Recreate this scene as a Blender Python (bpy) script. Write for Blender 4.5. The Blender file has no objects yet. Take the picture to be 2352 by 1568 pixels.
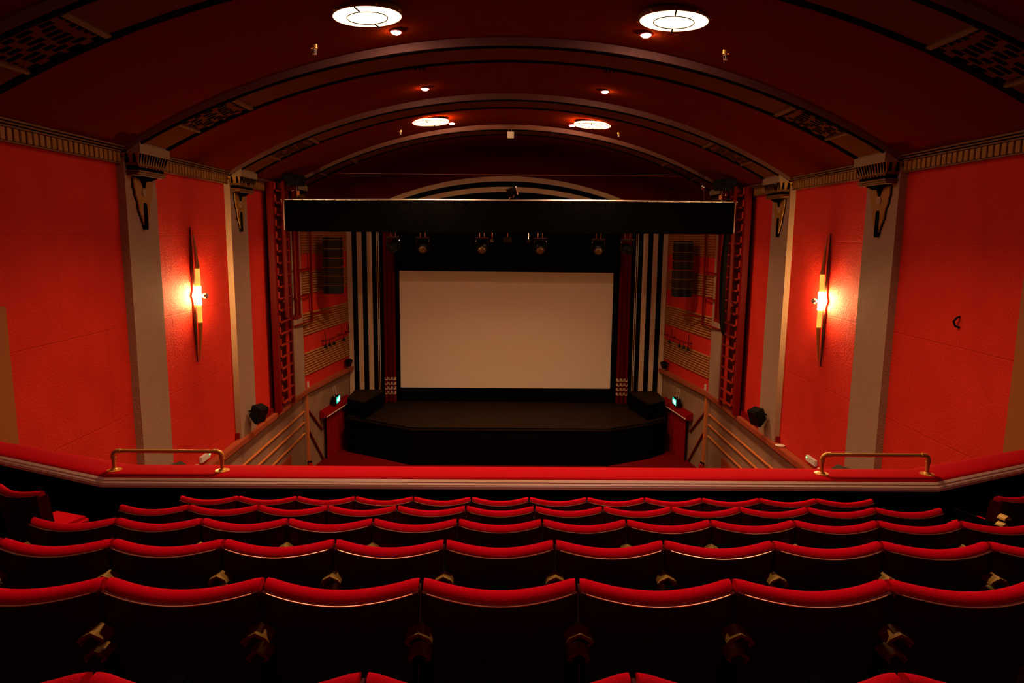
import bpy, bmesh, math, random
from math import pi, sin, cos, sqrt, radians
from mathutils import Vector, Matrix
random.seed(7)
S = bpy.context.scene
C = S.collection
GZ = 8.15          # height of the eye above the stalls floor; all heights below are written relative to the eye

# ------------------------------------------------------------------ camera, world, exposure
cam_d = bpy.data.cameras.new('camera')
cam = bpy.data.objects.new('camera', cam_d); C.objects.link(cam)
cam_d.sensor_fit = 'HORIZONTAL'; cam_d.sensor_width = 36.0
cam_d.lens = 36.0 * 1606.7 / 2352
cam_d.clip_start = 0.05; cam_d.clip_end = 200
PITCH, YAW, ROLL = 0.149, 0.0152, -0.0101
cam.matrix_world = (Matrix.Translation((-0.22, 0, GZ)) @ Matrix.Rotation(-YAW, 4, 'Z')
                    @ Matrix.Rotation(pi/2 - PITCH, 4, 'X') @ Matrix.Rotation(-ROLL, 4, 'Z'))
S.camera = cam
w = bpy.data.worlds.new('world'); S.world = w; w.use_nodes = True
w.node_tree.nodes['Background'].inputs[0].default_value = (0.02, 0.004, 0.002, 1)
w.node_tree.nodes['Background'].inputs[1].default_value = 0.0
S.view_settings.view_transform = 'Standard'; S.view_settings.look = 'None'
S.view_settings.gamma = 1.0; S.view_settings.use_curve_mapping = False
S.view_settings.exposure = 0.0
L_DISC = 5.0     # radiance of the big ceiling discs
P_LAMP = 290.0     # watts of each round ceiling lamp
P_SPOT = 250.0     # watts of each small ceiling spotlight
E_SCONCE = 700.0    # radiance of the sconce glass

# ------------------------------------------------------------------ materials
def mat(name, col, rough=0.6, metal=0.0, spec=0.5, bump=None, var=None, sheen=0.0, emit=None, es=0.0, rvar=None, coat=0.0):
    m = bpy.data.materials.new(name); m.use_nodes = True
    nt = m.node_tree; b = nt.nodes['Principled BSDF']
    b.inputs['Base Color'].default_value = (*col, 1)
    b.inputs['Roughness'].default_value = rough
    b.inputs['Metallic'].default_value = metal
    b.inputs['Specular IOR Level'].default_value = spec
    if coat: b.inputs['Coat Weight'].default_value = coat
    if sheen:
        b.inputs['Sheen Weight'].default_value = sheen
        b.inputs['Sheen Tint'].default_value = (min(1, col[0]*1.5), col[1], col[2], 1)
    if emit:
        b.inputs['Emission Color'].default_value = (*emit, 1)
        b.inputs['Emission Strength'].default_value = es
        if es > 5: m.cycles.emission_sampling = 'FRONT_BACK'
    tc = None
    if bump or var or rvar:
        tc = nt.nodes.new('ShaderNodeNewGeometry')
    if bump:                       # (scale, distance[, detail])
        n = nt.nodes.new('ShaderNodeTexNoise'); n.inputs['Scale'].default_value = bump[0]
        n.inputs['Detail'].default_value = bump[2] if len(bump) > 2 else 4
        nt.links.new(tc.outputs['Position'], n.inputs['Vector'])
        bp = nt.nodes.new('ShaderNodeBump'); bp.inputs['Distance'].default_value = bump[1]
        nt.links.new(n.outputs['Fac'], bp.inputs['Height']); nt.links.new(bp.outputs['Normal'], b.inputs['Normal'])
    if var:                        # (scale, other colour)
        n = nt.nodes.new('ShaderNodeTexNoise'); n.inputs['Scale'].default_value = var[0]; n.inputs['Detail'].default_value = 5
        nt.links.new(tc.outputs['Position'], n.inputs['Vector'])
        cr = nt.nodes.new('ShaderNodeValToRGB')
        cr.color_ramp.elements[0].position = 0.35; cr.color_ramp.elements[1].position = 0.68
        cr.color_ramp.elements[0].color = (*col, 1); cr.color_ramp.elements[1].color = (*var[1], 1)
        nt.links.new(n.outputs['Fac'], cr.inputs['Fac']); nt.links.new(cr.outputs['Color'], b.inputs['Base Color'])
    if rvar:                       # (scale, rough low, rough high)
        n = nt.nodes.new('ShaderNodeTexNoise'); n.inputs['Scale'].default_value = rvar[0]; n.inputs['Detail'].default_value = 3
        nt.links.new(tc.outputs['Position'], n.inputs['Vector'])
        mr = nt.nodes.new('ShaderNodeMapRange'); mr.inputs['From Min'].default_value = 0.3; mr.inputs['From Max'].default_value = 0.7
        mr.inputs['To Min'].default_value = rvar[1]; mr.inputs['To Max'].default_value = rvar[2]
        nt.links.new(n.outputs['Fac'], mr.inputs['Value']); nt.links.new(mr.outputs['Result'], b.inputs['Roughness'])
    return m

def red_wall_mat():
    m = mat('red_stucco', (0.6, 0.018, 0.008), 0.78, spec=0.22)
    nt = m.node_tree; b = nt.nodes['Principled BSDF']
    g = nt.nodes.new('ShaderNodeNewGeometry')
    n = nt.nodes.new('ShaderNodeTexNoise'); n.inputs['Scale'].default_value = 26; n.inputs['Detail'].default_value = 6
    nt.links.new(g.outputs['Position'], n.inputs['Vector'])
    sep = nt.nodes.new('ShaderNodeSeparateXYZ'); nt.links.new(g.outputs['Position'], sep.inputs[0])
    cmb = nt.nodes.new('ShaderNodeCombineXYZ')
    nt.links.new(sep.outputs['Y'], cmb.inputs['X']); nt.links.new(sep.outputs['Z'], cmb.inputs['Y'])
    br = nt.nodes.new('ShaderNodeTexBrick'); br.inputs['Scale'].default_value = 1.0
    br.inputs['Color1'].default_value = (1, 1, 1, 1); br.inputs['Color2'].default_value = (1, 1, 1, 1); br.inputs['Mortar'].default_value = (0, 0, 0, 1)
    br.inputs['Brick Width'].default_value = 2.4; br.inputs['Row Height'].default_value = 1.62
    br.inputs['Mortar Size'].default_value = 0.012; br.inputs['Mortar Smooth'].default_value = 0.6
    nt.links.new(cmb.outputs[0], br.inputs['Vector'])
    mx = nt.nodes.new('ShaderNodeMath'); mx.operation = 'MULTIPLY_ADD'; mx.inputs[1].default_value = 0.35
    nt.links.new(br.outputs['Color'], mx.inputs[0]); nt.links.new(n.outputs['Fac'], mx.inputs[2])
    bp = nt.nodes.new('ShaderNodeBump'); bp.inputs['Distance'].default_value = 0.016; bp.inputs['Strength'].default_value = 1.0
    nt.links.new(mx.outputs[0], bp.inputs['Height']); nt.links.new(bp.outputs['Normal'], b.inputs['Normal'])
    n2 = nt.nodes.new('ShaderNodeTexNoise'); n2.inputs['Scale'].default_value = 1.3; n2.inputs['Detail'].default_value = 4
    nt.links.new(g.outputs['Position'], n2.inputs['Vector'])
    cr = nt.nodes.new('ShaderNodeValToRGB')
    cr.color_ramp.elements[0].color = (0.62, 0.026, 0.011, 1); cr.color_ramp.elements[1].color = (0.54, 0.019, 0.008, 1)
    cr.color_ramp.elements[0].position = 0.3; cr.color_ramp.elements[1].position = 0.7
    nt.links.new(n2.outputs['Fac'], cr.inputs['Fac']); nt.links.new(cr.outputs['Color'], b.inputs['Base Color'])
    return m

M = {
 'red': red_wall_mat(),
 'stone': mat('grey_stucco', (0.33, 0.225, 0.145), 0.85, spec=0.1, bump=(45, 0.014, 5), var=(5, (0.36, 0.235, 0.155))),
 'stone_low': mat('grey_dado', (0.26, 0.155, 0.095), 0.7, spec=0.2, bump=(35, 0.012, 5), var=(1.6, (0.34, 0.21, 0.13))),
 'ceil': mat('ceiling_red', (0.09, 0.0055, 0.001), 0.8, spec=0.0, bump=(18, 0.006, 5), var=(2.2, (0.085, 0.013, 0.002))),  # browner patches paint in a faint golden sheen on the red
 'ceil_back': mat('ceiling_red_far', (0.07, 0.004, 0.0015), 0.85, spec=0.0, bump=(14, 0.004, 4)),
 'rib': mat('rib_plaster', (0.15, 0.062, 0.05), 0.6, spec=0.3, bump=(55, 0.008, 4)),
 'panel': mat('rib_panel', (0.085, 0.026, 0.009), 0.9, spec=0.0, bump=(20, 0.004)),
 'black': mat('black_paint', (0.0035, 0.003, 0.003), 0.8, spec=.0),
 'bronze': mat('bronze_paint', (0.17, 0.075, 0.02), 0.6, spec=.2),
 'darkbronze': mat('dull_bronze', (0.11, 0.045, 0.016), 0.8, spec=0.05),
 'gold': mat('gold_paint', (0.31, 0.15, 0.022), 0.55, spec=.2, metal=0.0, bump=(40, 0.002)),
 'goldrib': mat('gold_brown_paint', (0.34, 0.165, 0.045), 0.6, spec=.25, bump=(30, 0.002)),
 'cream': mat('cream_plaster', (0.28, 0.20, 0.115), 0.7, spec=.1),
 'white': mat('white_paint', (0.50, 0.36, 0.25), 0.6, spec=.2, bump=(25, 0.002)),
 'mould': mat('cream_gloss', (0.85, 0.62, 0.52), 0.25, bump=(60, 0.003)),
 'screen': mat('screen_cloth', (0.74, 0.62, 0.50), 0.9, spec=0.1),
 'drape': mat('black_serge', (0.0018, 0.0018, 0.0018), 0.9, spec=0.02, bump=(12, 0.01)),
 'stage': mat('stage_floor', (0.014, 0.007, 0.003), 0.6, spec=0.06, bump=(30, 0.002), var=(3, (0.018, 0.009, 0.004))),
 'plush': mat('red_plush', (0.75, 0.0004, 0.016), 0.85, spec=0.05, sheen=0.15, bump=(220, 0.0015, 2)),
 'stagecloth': mat('dark_red_cloth', (0.10, 0.002, 0.002), 0.9, spec=0.02, sheen=0.05),
 'railcloth': mat('rail_velvet', (0.40, 0.0003, 0.006), 0.85, spec=0.05, sheen=0.1, bump=(150, 0.0015, 2)),
 'curtain': mat('red_curtain', (0.22, 0.003, 0.003), 0.85, spec=0.05, sheen=0.1),
 'seatback': mat('maroon_shell', (0.075, 0.0025, 0.002), 0.6, spec=0.12, bump=(120, 0.0006)),
 'brass': mat('brass', (0.66, 0.44, 0.09), 0.38, metal=0.4),
 'brass_paint': mat('gold_pipe', (0.72, 0.38, 0.08), 0.35, metal=0.55),
 'seattrim': mat('bronze_strip', (0.75, 0.36, 0.20), 0.3, metal=0.8),
 'redmetal': mat('red_enamel', (0.17, 0.002, 0.0015), 0.45, spec=0.15, bump=(9, 0.004)),
 'rung_lit': mat('rung_enamel_lit', (0.36, 0.025, 0.012), 0.5, spec=0.15),  # paler than the mast's red; the rungs' highlights are painted into the colour
 'wood': mat('red_brown_wood', (0.36, 0.075, 0.03), 0.45, spec=.3, bump=(16, 0.002), var=(4, (0.30, 0.06, 0.02))),
 'orangepipe': mat('orange_pipe', (0.62, 0.20, 0.05), 0.4),
 'carpet': mat('red_carpet', (0.13, 0.002, 0.002), 0.95, spec=0.05, bump=(90, 0.004)),
 'darkcarpet': mat('dark_carpet', (0.010, 0.001, 0.001), 0.95, spec=0.05, bump=(90, 0.004)),
 'blackmetal': mat('black_metal', (0.005, 0.005, 0.005), 0.5, spec=0.12),
 'blackgrille': mat('speaker_grille', (0.02, 0.010, 0.006), 0.8, spec=0.1, bump=(160, 0.002)),
 'steel': mat('polished_steel', (0.75, 0.70, 0.65), 0.16, metal=1.0),
 'alu': mat('aluminium', (0.85, 0.72, 0.60), 0.3, metal=1.0),
 'lens': mat('lamp_lens', (0.10, 0.062, 0.022), 0.3, spec=0.6, coat=0.4),
 'plastic': mat('white_plastic', (0.70, 0.66, 0.58), 0.4),
 'fin': mat('dark_bronze', (0.10, 0.06, 0.03), 0.4, metal=0.7),
 'amber': mat('amber_glass', (0.80, 0.50, 0.08), 0.3, emit=(1.0, 0.55, 0.08), es=0.9),
 'bulb': mat('sconce_bulb', (1, 0.9, 0.7), 0.3, emit=(1.0, 0.56, 0.20), es=E_SCONCE),
 'crystal': mat('cut_glass', (0.9, 0.8, 0.6), 0.08, spec=1.0, metal=0.4),
 'disc': mat('lamp_diffuser', (1, 1, 1), 0.5, emit=(1.0, 0.58, 0.28), es=L_DISC),
 'side_glow': mat('added_side_glow', (1, 1, 1), 0.5, emit=(1.0, 0.50, 0.18), es=160),
 'spot': mat('spot_bulb', (1, 1, 1), 0.5, emit=(1.0, 0.58, 0.42), es=420),
 'exit': mat('exit_panel', (0.02, 0.3, 0.25), 0.4, emit=(0.03, 0.75, 0.55), es=0.9),
 'exitw': mat('exit_symbol', (0.8, 1, 0.95), 0.4, emit=(0.55, 1.0, 0.85), es=1.6),
 'led': mat('green_led', (0.2, 1, 0.3), 0.4, emit=(0.3, 1.0, 0.3), es=1.5),
 'extred': mat('extinguisher_red', (0.5, 0.01, 0.01), 0.3),
 'board': mat('ochre_board', (0.30, 0.10, 0.02), 0.6),
}

# ------------------------------------------------------------------ mesh helpers
ORG = {}
class MB:
    """collects geometry; sx mirrors it across the hall's centre line"""
    def __init__(s, sx=1): s.v = []; s.f = []; s.sx = sx
    def add(s, vs, fs):
        b = len(s.v); s.v += [tuple(p) for p in vs]; s.f += [tuple(b+i for i in f) for f in fs]; return s
    def box(s, x0, x1, y0, y1, z0, z1, m=None):
        vs = [Vector((x, y, z)) for x in (x0, x1) for y in (y0, y1) for z in (z0, z1)]
        if m is not None: vs = [m @ p for p in vs]
        return s.add(vs, [(0,1,3,2),(4,6,7,5),(0,4,5,1),(2,3,7,6),(0,2,6,4),(1,5,7,3)])
    def prism(s, poly, a, b, f):
        """poly: 2-D points; f(u, v, w) -> xyz, extruded w from a to b"""
        n = len(poly)
        vs = [f(u, v, a) for u, v in poly] + [f(u, v, b) for u, v in poly]
        fs = [tuple(range(n)), tuple(range(2*n-1, n-1, -1))] + [(i, (i+1) % n, n+(i+1) % n, n+i) for i in range(n)]
        return s.add(vs, fs)
    def tube(s, pts, r, seg=10, cap=True, radii=None):
        pts = [Vector(p) for p in pts]; n = len(pts); vs = []; fs = []
        up = None
        for i, p in enumerate(pts):
            d = ((pts[i+1]-p) if i == 0 else (p-pts[i-1]) if i == n-1 else (pts[i+1]-pts[i-1]))
            if d.length < 1e-9: d = Vector((0, 0, 1))
            d.normalize()
            if up is None:
                up = Vector((0, 0, 1)) if abs(d.z) < 0.9 else Vector((1, 0, 0))
            a = d.cross(up).normalized(); up = a.cross(d).normalized()
            rr = radii[i] if radii else r
            for k in range(seg):
                t = 2*pi*k/seg; vs.append(p + a*cos(t)*rr + up*sin(t)*rr)
        for i in range(n-1):
            for k in range(seg):
                fs.append((i*seg+k, i*seg+(k+1) % seg, (i+1)*seg+(k+1) % seg, (i+1)*seg+k))
        if cap: fs += [tuple(range(seg-1, -1, -1)), tuple((n-1)*seg+k for k in range(seg))]
        return s.add(vs, fs)
    def lathe(s, c, prof, axis=(0, 0, 1), seg=20):
        ax = Vector(axis).normalized(); t = Vector((1, 0, 0)) if abs(ax.x) < 0.9 else Vector((0, 1, 0))
        a = ax.cross(t).normalized(); b = ax.cross(a).normalized(); c = Vector(c); vs = []; fs = []
        for r, h in prof:
            for k in range(seg):
                q = 2*pi*k/seg; vs.append(c + ax*h + a*cos(q)*r + b*sin(q)*r)
        n = len(prof)
        for i in range(n-1):
            for k in range(seg):
                fs.append((i*seg+k, i*seg+(k+1) % seg, (i+1)*seg+(k+1) % seg, (i+1)*seg+k))
        fs += [tuple(range(seg-1, -1, -1)), tuple((n-1)*seg+k for k in range(seg))]
        return s.add(vs, fs)
    def sphere(s, c, r, seg=16, sq=1.0, axis=(0, 0, 1)):
        prof = [(max(1e-4, r*sin(pi*i/10)), -r*sq*cos(pi*i/10)) for i in range(11)]
        return s.lathe(c, prof, axis, seg)
    def build(s, name, m, parent=None, origin=None, smooth=False, bev=0, label=None, angle=40):
        me = bpy.data.meshes.new(name)
        vs = [Vector((p[0]*s.sx, p[1], p[2])) for p in s.v]
        if parent is None:
            if origin is None:
                xs, ys, zs = zip(*[tuple(p) for p in vs])
                origin = ((min(xs)+max(xs))/2, (min(ys)+max(ys))/2, min(zs))
            o3 = Vector(origin)
        else: o3 = ORG[parent.name]
        vs = [p-o3 for p in vs]
        me.from_pydata(vs, [], s.f)
        bm = bmesh.new(); bm.from_mesh(me)
        bmesh.ops.recalc_face_normals(bm, faces=bm.faces)
        if bev: bmesh.ops.bevel(bm, geom=[e for e in bm.edges if len(e.link_faces) == 2 and e.calc_face_angle(0) > 0.6],
                                offset=bev, segments=2, affect='EDGES', clamp_overlap=True)
        bm.to_mesh(me); bm.free()
        if smooth:
            for p in me.polygons: p.use_smooth = True
            me.set_sharp_from_angle(angle=radians(angle))
        me.materials.append(m)
        o = bpy.data.objects.new(name, me); C.objects.link(o)
        if parent is None: o.location = o3 + Vector((0, 0, GZ))
        else: o.parent = parent
        ORG[o.name] = o3
        if label: o['label'] = label
        return o

def thing(name, label, cat, loc=(0, 0, 0), group=None, sx=1):
    o = bpy.data.objects.new(name, None); C.objects.link(o)
    l = Vector((loc[0]*sx, loc[1], loc[2])); o.location = l + Vector((0, 0, GZ)); ORG[o.name] = l
    o.empty_display_size = 0.1
    return tag(o, label, cat, group)
def tag(o, label, cat, group=None):
    o['label'] = label; o['category'] = cat
    if group: o['group'] = group
    return o
def struct(o): o['kind'] = 'structure'; return o
def dup(o, loc, label=None, rz=None, group=None):
    def cp(a, par):
        c = a.copy(); C.objects.link(c)
        if par is not None: c.parent = par
        ORG[c.name] = ORG[a.name]
        for ch in kids.get(a.name, []): cp(ch, c)
        return c
    kids = {}
    for x in C.objects:
        if x.parent: kids.setdefault(x.parent.name, []).append(x)
    r = cp(o, None); r.location = Vector(loc) + Vector((0, 0, GZ))
    if rz is not None: r.rotation_euler = (0, 0, rz)
    if label: r['label'] = label
    if group: r['group'] = group
    return r
SIDE = {-1: 'left', 1: 'right'}
XYZ = lambda u, v, w_: (u, v, w_)
XZ = lambda u, v, w_: (u, w_, v)      # profile in x-z, extruded along y
YZ = lambda u, v, w_: (w_, u, v)      # profile in y-z, extruded along x

# ------------------------------------------------------------------ the hall shell
ZF = -8.15
RV, CV = 13.3, 3.39-13.3        # vault circle
RS, CS = 13.6, 3.254-13.6     # soffit circle of the ribs
def vz(x): return CV + sqrt(RV*RV - x*x)
def sz(x): return CS + sqrt(RS*RS - x*x)
Y0, YP = -3.0, 27.7
struct(MB().box(-7.2, 7.2, Y0, 29.0, ZF-.2, ZF).build('floor', M['carpet']))
N = 72
m = MB(); poly = [(-7.2+14.4*i/N, vz(-7.2+14.4*i/N)) for i in range(N+1)] + [(7.2-14.4*i/N, vz(7.2-14.4*i/N)+.25) for i in range(N+1)]
n = len(poly)//2
for i in range(n-1):
    q = [poly[i], poly[i+1], poly[2*n-2-i], poly[2*n-1-i]]
    m.prism(q, Y0, YP+1.3, XZ)
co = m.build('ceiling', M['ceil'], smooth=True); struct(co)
struct(MB().box(-7.2, 7.2, Y0-.2, Y0, ZF, 4).build('wall_back', M['red']))
def SX(y): return 6.93 - (y-23.4)*(0.6/4.3)        # splayed side wall
for s in (-1, 1):
    nm = SIDE[s]
    struct(MB(s).box(7.0, 7.2, Y0, 23.4, -5.3, 1.6).build('wall_'+nm, M['red']))
    struct(MB(s).box(7.0, 7.2, Y0, 23.4, ZF, -5.3).build('wall_'+nm+'_lower', M['stone_low']))
    a, b = 23.4, YP
    struct(MB(s).prism([(SX(a), a), (SX(b), b), (SX(b)+.8, b), (SX(a)+.3, a)], -5.3, 2.2, XYZ).build('wall_'+nm+'_splay', M['red']))
    struct(MB(s).prism([(SX(a), a), (SX(b), b), (SX(b)+.8, b), (SX(a)+.3, a)], ZF, -5.3, XYZ).build('wall_'+nm+'_splay_lower', M['stone_low']))
    # wooden ledge along the wall and the splay
    struct(MB(s).prism([(7.0, 8.4), (6.78, 8.4), (6.78, 23.35), (SX(YP)-.2, YP), (SX(YP)+.02, YP), (SX(23.4)+.02, 23.4)], -5.35, -5.2, XYZ).build('trim_%d' % (1 if s < 0 else 2), M['wood'], bev=.012))
    struct(MB(s).box(6.9, 7.0, 17.4, 20.15, -5.2, -5.05).build('baseboard_'+nm, M['redmetal']))

for s in (-1, 1):
    a, b = 23.4, YP
    struct(MB(s).prism([(SX(a)-.06, a), (SX(b)-.06, b), (SX(b)+.01, b), (SX(a)+.01, a)], .95, 1.75, XYZ).build('trim_%d' % (3 if s < 0 else 4), M['ceil_back']))
# ribbed gold bands on the splay
bands = [(0.75, -0.64), (-1.22, -2.0), (-2.62, -3.40), (-3.97, -4.78)]
for s in (-1, 1):
    for k, (zt, zb) in enumerate(bands):
        m = MB(s); nr = 9 if k else 16; h = (zt-zb)/nr
        for i in range(nr):
            z0 = zb + i*h
            prof = [(0.0, z0), (0.025, z0+.12*h), (0.05, z0+.3*h), (0.05, z0+.55*h), (0.025, z0+.72*h), (0.0, z0+.8*h)]
            a, b = 23.47, YP-.02
            vs = [(SX(a)-u, a, z) for u, z in prof] + [(SX(b)-u, b, z) for u, z in prof]; q = len(prof)
            m.add(vs, [(j, j+1, q+j+1, q+j) for j in range(q-1)] + [tuple(range(q)), tuple(range(2*q-1, q-1, -1))])
        struct(m.build('trim_%d' % (10+k+(0 if s < 0 else 4)), M['goldrib'], smooth=True, angle=60))

# ------------------------------------------------------------------ cornices (fluted tile band + stepped moulding)
bays = [(-1.0, 3.0), (4.2, 7.87), (8.98, 12.67), (13.78, 17.47), (18.58, 22.2)]
ti = 30
for s in (-1, 1):
    for (a, b) in bays[1:]:
        ti += 1
        m = MB(s)
        m.box(6.93, 7.0, a, b, 1.195, 1.39)                       # backing
        m.box(6.90, 6.95, a, b, 1.19, 1.21)
        m.box(6.88, 7.0, a, b, 1.39, 1.415); m.box(6.85, 6.95, a, b, 1.43, 1.452); m.box(6.82, 6.9, a, b, 1.467, 1.492)
        o = struct(m.build('trim_%d' % ti, M['bronze']))
        g = MB(s); cnt = int((b-a)/.135); st = (b-a)/cnt
        g.box(6.925, 6.935, a, b, 1.21, 1.39)
        g.box(6.87, 6.9, a, b, 1.415, 1.43); g.box(6.84, 6.9, a, b, 1.452, 1.467)
        g.build('groove', M['black'], o)
        t = MB(s)
        for i in range(cnt):
            y = a+(i+.14)*st
            t.prism([(y, 1.217), (y+.74*st, 1.217), (y+.74*st, 1.383), (y, 1.383)], 6.925, 6.895, YZ)
        t.build('tile_band', M['gold'], o, bev=.006)

# ------------------------------------------------------------------ pilasters with caps, fluted capitals and winged ornaments
PIL = [(7.87, 'nearest'), (12.67, 'second'), (17.47, 'third'), (22.2, 'farthest')]
WP = 1.11; XF = 6.86
ptxt = {(-1, 1): 'nearer of the two full-length grey pilasters on the left wall, left of the left sconce',
        (-1, 2): 'farther full-length grey pilaster on the left wall, between sconce and red ladder mast',
        (-1, 3): 'grey pilaster on the left behind the red ladder mast, beside the ribbed wall',
        (-1, 0): 'sliver of grey pilaster at the far left picture edge above the balcony rail',
        (1, 1): 'nearer full-length grey pilaster on the right wall, right of the right sconce',
        (1, 2): 'farther full-length grey pilaster on the right wall, between sconce and red ladder mast',
        (1, 3): 'grey pilaster on the right behind the red ladder mast and cable loop',
        (1, 0): 'grey pilaster at the far right picture edge above the balcony rail'}
def ornament(s, y, parent):
    """flat winged shape on the pilaster face under the capital"""
    c = y + WP/2
    half = [(0.0, -.10), (.06, -.10), (.085, .02), (.16, .03), (.20, -.02), (.26, .03), (.30, -.05), (.335, -.02), (.335, -.20), (.30, -.24),
            (.30, -.32), (.22, -.45), (.20, -.62), (.165, -.62), (.165, -.68), (.13, -.68), (.13, -.74), (.10, -.74), (.10, -.80), (.07, -.80), (.07, -.86), (0, -.86)]
    zt = 1.0
    poly = [(c+u, zt+v) for u, v in half] + [(c-u, zt+v) for u, v in half[::-1][1:-1]]
    MB(s).prism(poly, XF, XF-.045, YZ).build('ornament', M['gold'], parent)
    e = MB(s).prism([(c+(u*1.045), zt+v*1.02) for u, v in half] + [(c-(u*1.045), zt+v*1.02) for u, v in half[::-1][1:-1]], XF, XF-.02, YZ)
    e.build('ornament_edge', M['black'], parent)
    k = MB(s); k.prism([(c+.095*cos(t), zt-.27+.085*sin(t)) for t in [2*pi*i/6 for i in range(6)]], XF, XF-.06, YZ)
    k.build('roundel', M['stone'], parent)
    k = MB(s)
    k.prism([(c-.035, zt-.20), (c+.035, zt-.20), (c+.09, zt-.08), (c+.19, zt-.02), (c+.2, zt+.05), (c-.2, zt+.05), (c-.19, zt-.02), (c-.09, zt-.08)], XF, XF-.058, YZ)
    k.build('dark_wedge', M['black'], parent)
    k = MB(s); k.prism([(c-.03, zt-.46), (c+.03, zt-.46), (c+.055, zt-.5), (c+.06, zt-.9), (c+.035, zt-.95), (c-.035, zt-.95), (c-.06, zt-.9), (c-.055, zt-.5)], XF, XF-.06, YZ)
    k.build('slot', M['black'], parent)
for s in (-1, 1):
    for i, (y, _) in enumerate(PIL):
        t = thing('pilaster', ptxt[(s, i)], 'pilaster', (6.93, y+WP/2, -5.2), 'grey pilasters along the side walls', s)
        MB(s).box(XF, 7.0, y, y+WP, -5.2, 1.30).build('shaft', M['stone'], t)
        # plain cap block between capital and arch
        MB(s).prism([(6.56, 1.385), (6.56, 1.565), (6.68, 1.49), (6.80, 1.415), (6.80, 1.385)], y, y+WP, XZ).build('cap_block', M['cream'], t)
        # flared fluted capital: rings of the flare
        def ring(out, ins, z): return [(XF-out, y+ins, z), (XF-out, y+WP-ins, z)]
        k = MB(s); lev = [(1.385, .27, .0), (1.33, .25, .02), (1.27, .235, .045), (1.20, .225, .06)]
        for a in range(len(lev)-1):
            (z1, o1, i1), (z0, o0, i0) = lev[a], lev[a+1]
            vs = [(6.90, y+i1, z1), (XF-o1, y+i1, z1), (XF-o1, y+WP-i1, z1), (6.90, y+WP-i1, z1),
                  (6.90, y+i0, z0), (XF-o0, y+i0, z0), (XF-o0, y+WP-i0, z0), (6.90, y+WP-i0, z0)]
            k.add(vs, [(0, 1, 5, 4), (1, 2, 6, 5), (2, 3, 7, 6), (0, 3, 2, 1), (4, 5, 6, 7)])
        k.build('capital', M['gold'], t)
        f = MB(s); nf = 11
        for q in range(nf):        # dark flutes on the front, leaning outwards to the sides
            u = (q+.5)/nf; yy = y+.06+(WP-.12)*u; lean = (u-.5)*.10
            f.add([(XF-.226, yy-.018, 1.205), (XF-.226, yy+.018, 1.205), (XF-.279, yy+.026+lean, 1.378), (XF-.279, yy-.026+lean, 1.378),
                   (XF-.20, yy-.018, 1.205), (XF-.20, yy+.018, 1.205), (XF-.20, yy+.026+lean, 1.378), (XF-.20, yy-.026+lean, 1.378)],
                  [(0, 1, 2, 3), (4, 7, 6, 5), (0, 4, 5, 1), (1, 5, 6, 2), (2, 6, 7, 3), (3, 7, 4, 0)])
        f.build('flute', M['black'], t)
        for q in range(3):         # and on the two ends
            for ys, sg in ((y, -1),):
                f = MB(s)
                xx = XF+.08-.13*q
                f.box(xx-.022, xx+.022, ys-.004*sg-(.06 if sg > 0 else 0), ys-.004*sg+(.06 if sg < 0 else 0)+.008*0, 1.22, 1.378)
                f.build('end_flute', M['black'], t)
        k = MB(s)
        for z0, z1, o_, i_ in ((1.175, 1.20, .245, .04), (1.07, 1.095, .245, .04), (1.035, 1.06, .225, .055), (1.01, 1.03, .20, .07)):
            k.box(XF-o_, 7.0, y+i_, y+WP-i_, z0, z1)
        k.build('moulding', M['bronze'], t, bev=.005)
        k = MB(s); k.box(XF-.20, 7.0, y+.075, y+WP-.075, 1.095, 1.175)
        k.build('frieze', M['black'], t)
        k = MB(s)
        for q in range(8):
            yy = y+.09+(WP-.18)*(q+.5)/8
            k.prism([(yy-.05, 1.175), (yy+.05, 1.175), (yy+.03, 1.158), (yy, 1.15), (yy-.03, 1.158)], XF-.2, XF-.215, YZ)
        k.build('scallop', M['gold'], t)
        k = MB(s); k.prism([(y+.2, 1.01), (y+WP-.2, 1.01), (y+WP/2+.07, .93), (y+WP/2-.07, .93)], XF, XF-.15, YZ)
        k.build('corbel', M['black'], t)
        if i: ornament(s, y, t)
# ochre boards beside the nearest pilasters
for s in (-1, 1):
    MB(s).box(6.93, 7.0, 8.98, 9.52, -5.2, 1.0 if s > 0 else -1.0).build('wall_board', M['board'])
    tag(C.objects[-1], 'ochre brown vertical board on the red wall at the %s picture edge' % SIDE[s], 'board')

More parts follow.
